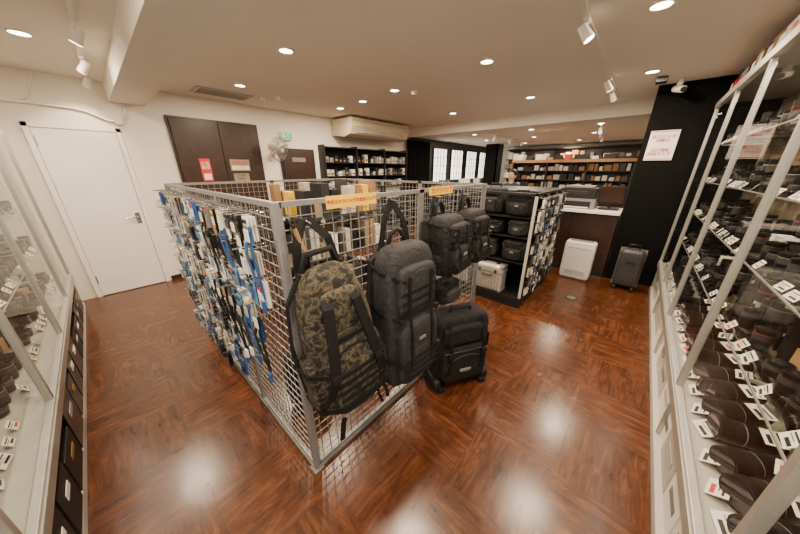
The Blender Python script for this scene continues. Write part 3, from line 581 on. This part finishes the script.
def case(tag,Mx,length,posts,H0,H1,zs,name):
    root=bpy.data.objects.new(name,None); bpy.context.scene.collection.objects.link(root)
    dp=.50; b=MB(); b.M=Mx
    for p in posts: b.box((p,.015,(H0+H1)/2),(.032,.03,H1-H0),'alu2')
    for p in(0,length): b.box((p,dp-.015,(H0+H1)/2),(.03,.03,H1-H0),'alu2')
    b.box((length/2,.012,H0-.02),(length,.045,.065),'alu2'); b.box((length/2,.012,H0+.022),(length,.03,.012),'silver'); b.box((length/2,.012,H1),(length+.03,.04,.06),'alu2'); b.box((length/2,dp/2,H1+.02),(length,dp,.02),'alu2')
    b.box((length/2,dp-.01,(H0+H1)/2),(length,.02,H1-H0),'beige' if tag=='R' else 'lgrey'); b.box((length/2,dp/2,H0-.01),(length,dp,.03),'lgrey')
    b.box((length/2,dp-.02,H0/2),(length,.03,H0-.03),'lgrey')
    b.box((length/2,dp/2,.03),(length,dp,.06),'lgrey'); 
    for p in posts: b.box((p,dp/2,H0/2),(.02,dp-.02,H0-.04),'alu2')
    b.build('case_frame',.003,root)
    b=MB(); b.M=Mx
    z0,z1=H0+.03,H1-.03
    b.add([(.01,.012,z0),(length-.01,.012,z0),(length-.01,.012,z1),(.01,.012,z1)],[(0,1,2,3)],'glass')
    for q in(0,length): b.add([(q,.03,z0),(q,dp-.03,z0),(q,dp-.03,z1),(q,.03,z1)],[(0,1,2,3)],'glass')
    b.build('glass_front',0,root)
    b=MB(); b.M=Mx
    for z in zs[1:]: b.add([(.03,.1,z-.003),(length-.03,.1,z-.003),(length-.03,dp-.03,z-.003),(.03,dp-.03,z-.003)],[(0,1,2,3)],'glass'); b.box((length/2,.10,z-.004),(length-.06,.006,.007),'alu2')
    for z in zs[1:]:
        k=.5
        while k<length: b.box((k,dp/2+.03,z-.015),(.010,dp-.14,.014),'alu2'); k+=.95
    b.build('shelves',0,root)
    return root
RZ=.43; RT=2.33; rl=4.95
MR=Matrix.Translation((5.0,-.42,0))@Matrix.Rotation(math.pi,4,'Z')
rz_s=[RZ+.012,.82,1.17,1.52,1.90]
case('R',MR,rl,[0,1.0,1.95,3.0,4.06,4.95],RZ,RT,rz_s,'glass_display_case')
b=MB(); b.M=MR; fill(b,0,rl,rz_s[1:],.14,.40,0,.125); 
b.build('camera_and_lens_stock')
b=MB(); b.M=MR
u=.15
while u<4.8:
    if u>1.6:
        lying(b,u,.21,RZ+.012,U(.055,.066),U(.22,.28),-1.2+U(-.3,.3)); card(b,u+.02,.06,RZ+.012,U(-.3,.3),.10,.065,-1.0); 
        lying(b,u+.04,.42,RZ+.012,U(.045,.055),U(.16,.2),U(-.3,.3)); card(b,u+.05,.22,RZ+.135,U(-.3,.3),.10,.06,-1.3); u+=.165
    else:
        lens(b,u,.14,RZ+.012,U(.035,.05),U(.08,.15),'olive'); card(b,u+.02,.05,RZ+.012,U(-.3,.3),.09,.055); cambody(b,u,.34,RZ+.012,U(-.3,.3)); u+=.15
b.build('telephoto_lens_stock')
b=MB(); b.M=MR; u=.05
while u<4.7:
    w=U(.14,.34); h=U(.1,.24); k=random.choice(['kraft','black','card','paper','kraft','dbrown','ggrey']); b.box((u+w/2,.24,RT+.032+h/2),(w,U(.25,.36),h),k); b.box((u+w/2,.05,RT+.032+h/2),(w*.5,.004,h*.35),random.choice(['card','red','black','orange'])); u+=w+.02
b.build('stacked_boxes',.004)
b=MB(); b.M=MR; u=.05
while u<4.8:
    w=U(.16,.3); h=U(.2,.31); b.box((u+w/2,.16,.062+h/2),(w,.26,h),random.choice(['card','paper','lgrey','white','paper','card','lgrey'])); b.box((u+w/2,.028,.062+h*.6),(w*.6,.003,h*.2),random.choice(['lgrey','ggrey','lgrey','beige'])); u+=w+.015
b.build('storage_boxes',.004)
ML=Matrix.Translation((-.45,.35,0))@Matrix.Rotation(math.pi/2,4,'Z')
LZ=.42; lz_s=[LZ+.012,.85,1.25,1.65]
case('L',ML,4.65,[0,.9,1.85,2.8,3.75,4.65],LZ,2.13,lz_s,'glass_display_case')
b=MB(); b.M=ML; fill(b,0,4.65,lz_s,.14,.40,0,.135); b.build('camera_stock')
b=MB(); b.M=ML; u=.1
while u<4.5:
    w=U(.2,.32); h=U(.2,.31); d=U(.2,.3); b.box((u+w/2,.0+d/2,.062+h/2),(w,d,h),random.choice(['black','black','lensb','black','dgrey'])); b.box((u+w/2,-.004,.062+h*.7),(w*.4,.004,h*.14),random.choice(['card','lgrey','gold'])); u+=w+.03
b.build('product_boxes',.004)
def strip(loc,sx,sy,e):
    l=bpy.data.lights.new('case_fill_lamp','AREA'); l.shape='RECTANGLE'; l.size=sx; l.size_y=sy; l.energy=e; l.color=(1,.86,.68); o=bpy.data.objects.new('case_fill_lamp',l); o.location=loc; bpy.context.scene.collection.objects.link(o)
strip((2.5,-.50,2.28),4.6,.03,30); strip((-.53,2.7,2.08),.03,4.3,28)  # fill lamps added inside both cases to light the wares, no fitting modelled
# ------------------------------------------------------------------ clerk
def clerk(x,y,rz):
    root=bpy.data.objects.new('shop_clerk',None); root.location=(x,y,0); root.rotation_euler=(0,0,rz); bpy.context.scene.collection.objects.link(root)
    def skin(nm,pts,edges,rad,mat,sub=2):
        me=bpy.data.meshes.new(nm); me.from_pydata(pts,edges,[]); o=bpy.data.objects.new(nm,me); bpy.context.scene.collection.objects.link(o); o.parent=root
        me.materials.append(M[mat]); sk=o.modifiers.new('sk','SKIN'); 
        if not me.skin_vertices: me.skin_vertices.new()
        for i,r in enumerate(rad): me.skin_vertices[0].data[i].radius=(r[0],r[1]) if isinstance(r,tuple) else (r,r)
        me.skin_vertices[0].data[0].use_root=True
        s=o.modifiers.new('ss','SUBSURF'); s.levels=sub; s.render_levels=sub
        sk.use_smooth_shade=True
    skin('torso',[(0,0,.90),(0,0,1.05),(0,0,1.22),(0,.01,1.32),(0,0,1.37),(-.17,0,1.30),(-.22,-.02,1.06),(-.20,-.18,.98),(.17,0,1.30),(.22,-.02,1.06),(.20,-.18,.98)],
      [(0,1),(1,2),(2,3),(3,4),(3,5),(5,6),(6,7),(3,8),(8,9),(9,10)],[(.15,.1),(.14,.095),(.15,.1),(.11,.08),.055,.06,.045,.038,.06,.045,.038],'cloth')
    skin('legs',[(0,0,.86),(-.09,0,.80),(-.10,-.01,.46),(-.10,.01,.10),(.09,0,.80),(.10,-.01,.46),(.10,.01,.10)],[(0,1),(1,2),(2,3),(0,4),(4,5),(5,6)],[(.13,.1),.085,.06,.045,.085,.06,.045],'blackm')
    for sx in(-1,1):
        skin('hand_%d'%(sx+1),[(sx*.20,-.18,.98),(sx*.19,-.25,.97),(sx*.185,-.30,.96)],[(0,1),(1,2)],[.028,(.035,.018),(.036,.015)],'skin')
        for k,l in enumerate((.065,.075,.07,.055)):
            xx=sx*.185+(k-1.5)*.018; skin('finger',[(xx,-.29,.96),(xx,-.33,.955),(xx,-.30-l,.94)],[(0,1),(1,2)],[.009,.008,.007],'skin',1)
        skin('thumb',[(sx*.165,-.25,.965),(sx*.145,-.28,.96),(sx*.14,-.31,.95)],[(0,1),(1,2)],[.011,.009,.008],'skin',1)
    b=MB()
    b.cyl((0,.0,1.34),(0,-.005,1.44),.05,'skin',n=16)
    def hf(p): return Vector((p.x*(1-.22*max(-p.z,0)),p.y*(1-.1*max(-p.z,0)),p.z))
    b.soft((0,0,1.51),(.155,.19,.225),'skin',e=2.4,n=14,fn=hf)
    b.soft((0,.022,1.555),(.18,.205,.19),'hair',e=2.4,n=12)
    b.soft((0,-.10,1.495),(.026,.04,.045),'skin',e=2.4,n=6); b.soft((0,-.088,1.455),(.05,.018,.012),'kraft',e=2.4,n=4)
    for sx in(-1,1):
        b.soft((sx*.033,-.086,1.515),(.03,.016,.014),'card',e=2,n=6); b.soft((sx*.033,-.094,1.515),(.012,.006,.012),'black',e=2,n=4); b.box((sx*.033,-.092,1.535),(.035,.008,.006),'hair'); b.soft((sx*.079,.01,1.505),(.018,.035,.055),'skin',e=2.5,n=6)
    for sx in(-1,1): b.soft((sx*.10,-.05,.04),(.1,.26,.08),'black',e=3,n=8)
    b.build('head_and_shoes',parent=root)
clerk(6.2,2.2,-math.pi/2-.1)
# ------------------------------------------------------------------ world + camera
w=bpy.data.worlds.new('world'); bpy.context.scene.world=w; w.use_nodes=True
w.node_tree.nodes['Background'].inputs[0].default_value=(1,.90,.77,1); w.node_tree.nodes['Background'].inputs[1].default_value=2.8
cd=bpy.data.cameras.new('camera'); cd.sensor_width=36; cd.lens=262*36/800; cd.clip_start=.02
co=bpy.data.objects.new('camera',cd); bpy.context.scene.collection.objects.link(co); co.location=(0,0,1.65)
th=math.atan(98/262); ph=math.atan(248/math.hypot(98,262))
d=Vector((math.cos(ph)*math.cos(th),math.sin(ph)*math.cos(th),-math.sin(th))); co.rotation_euler=d.to_track_quat('-Z','Y').to_euler()
bpy.context.scene.camera=co
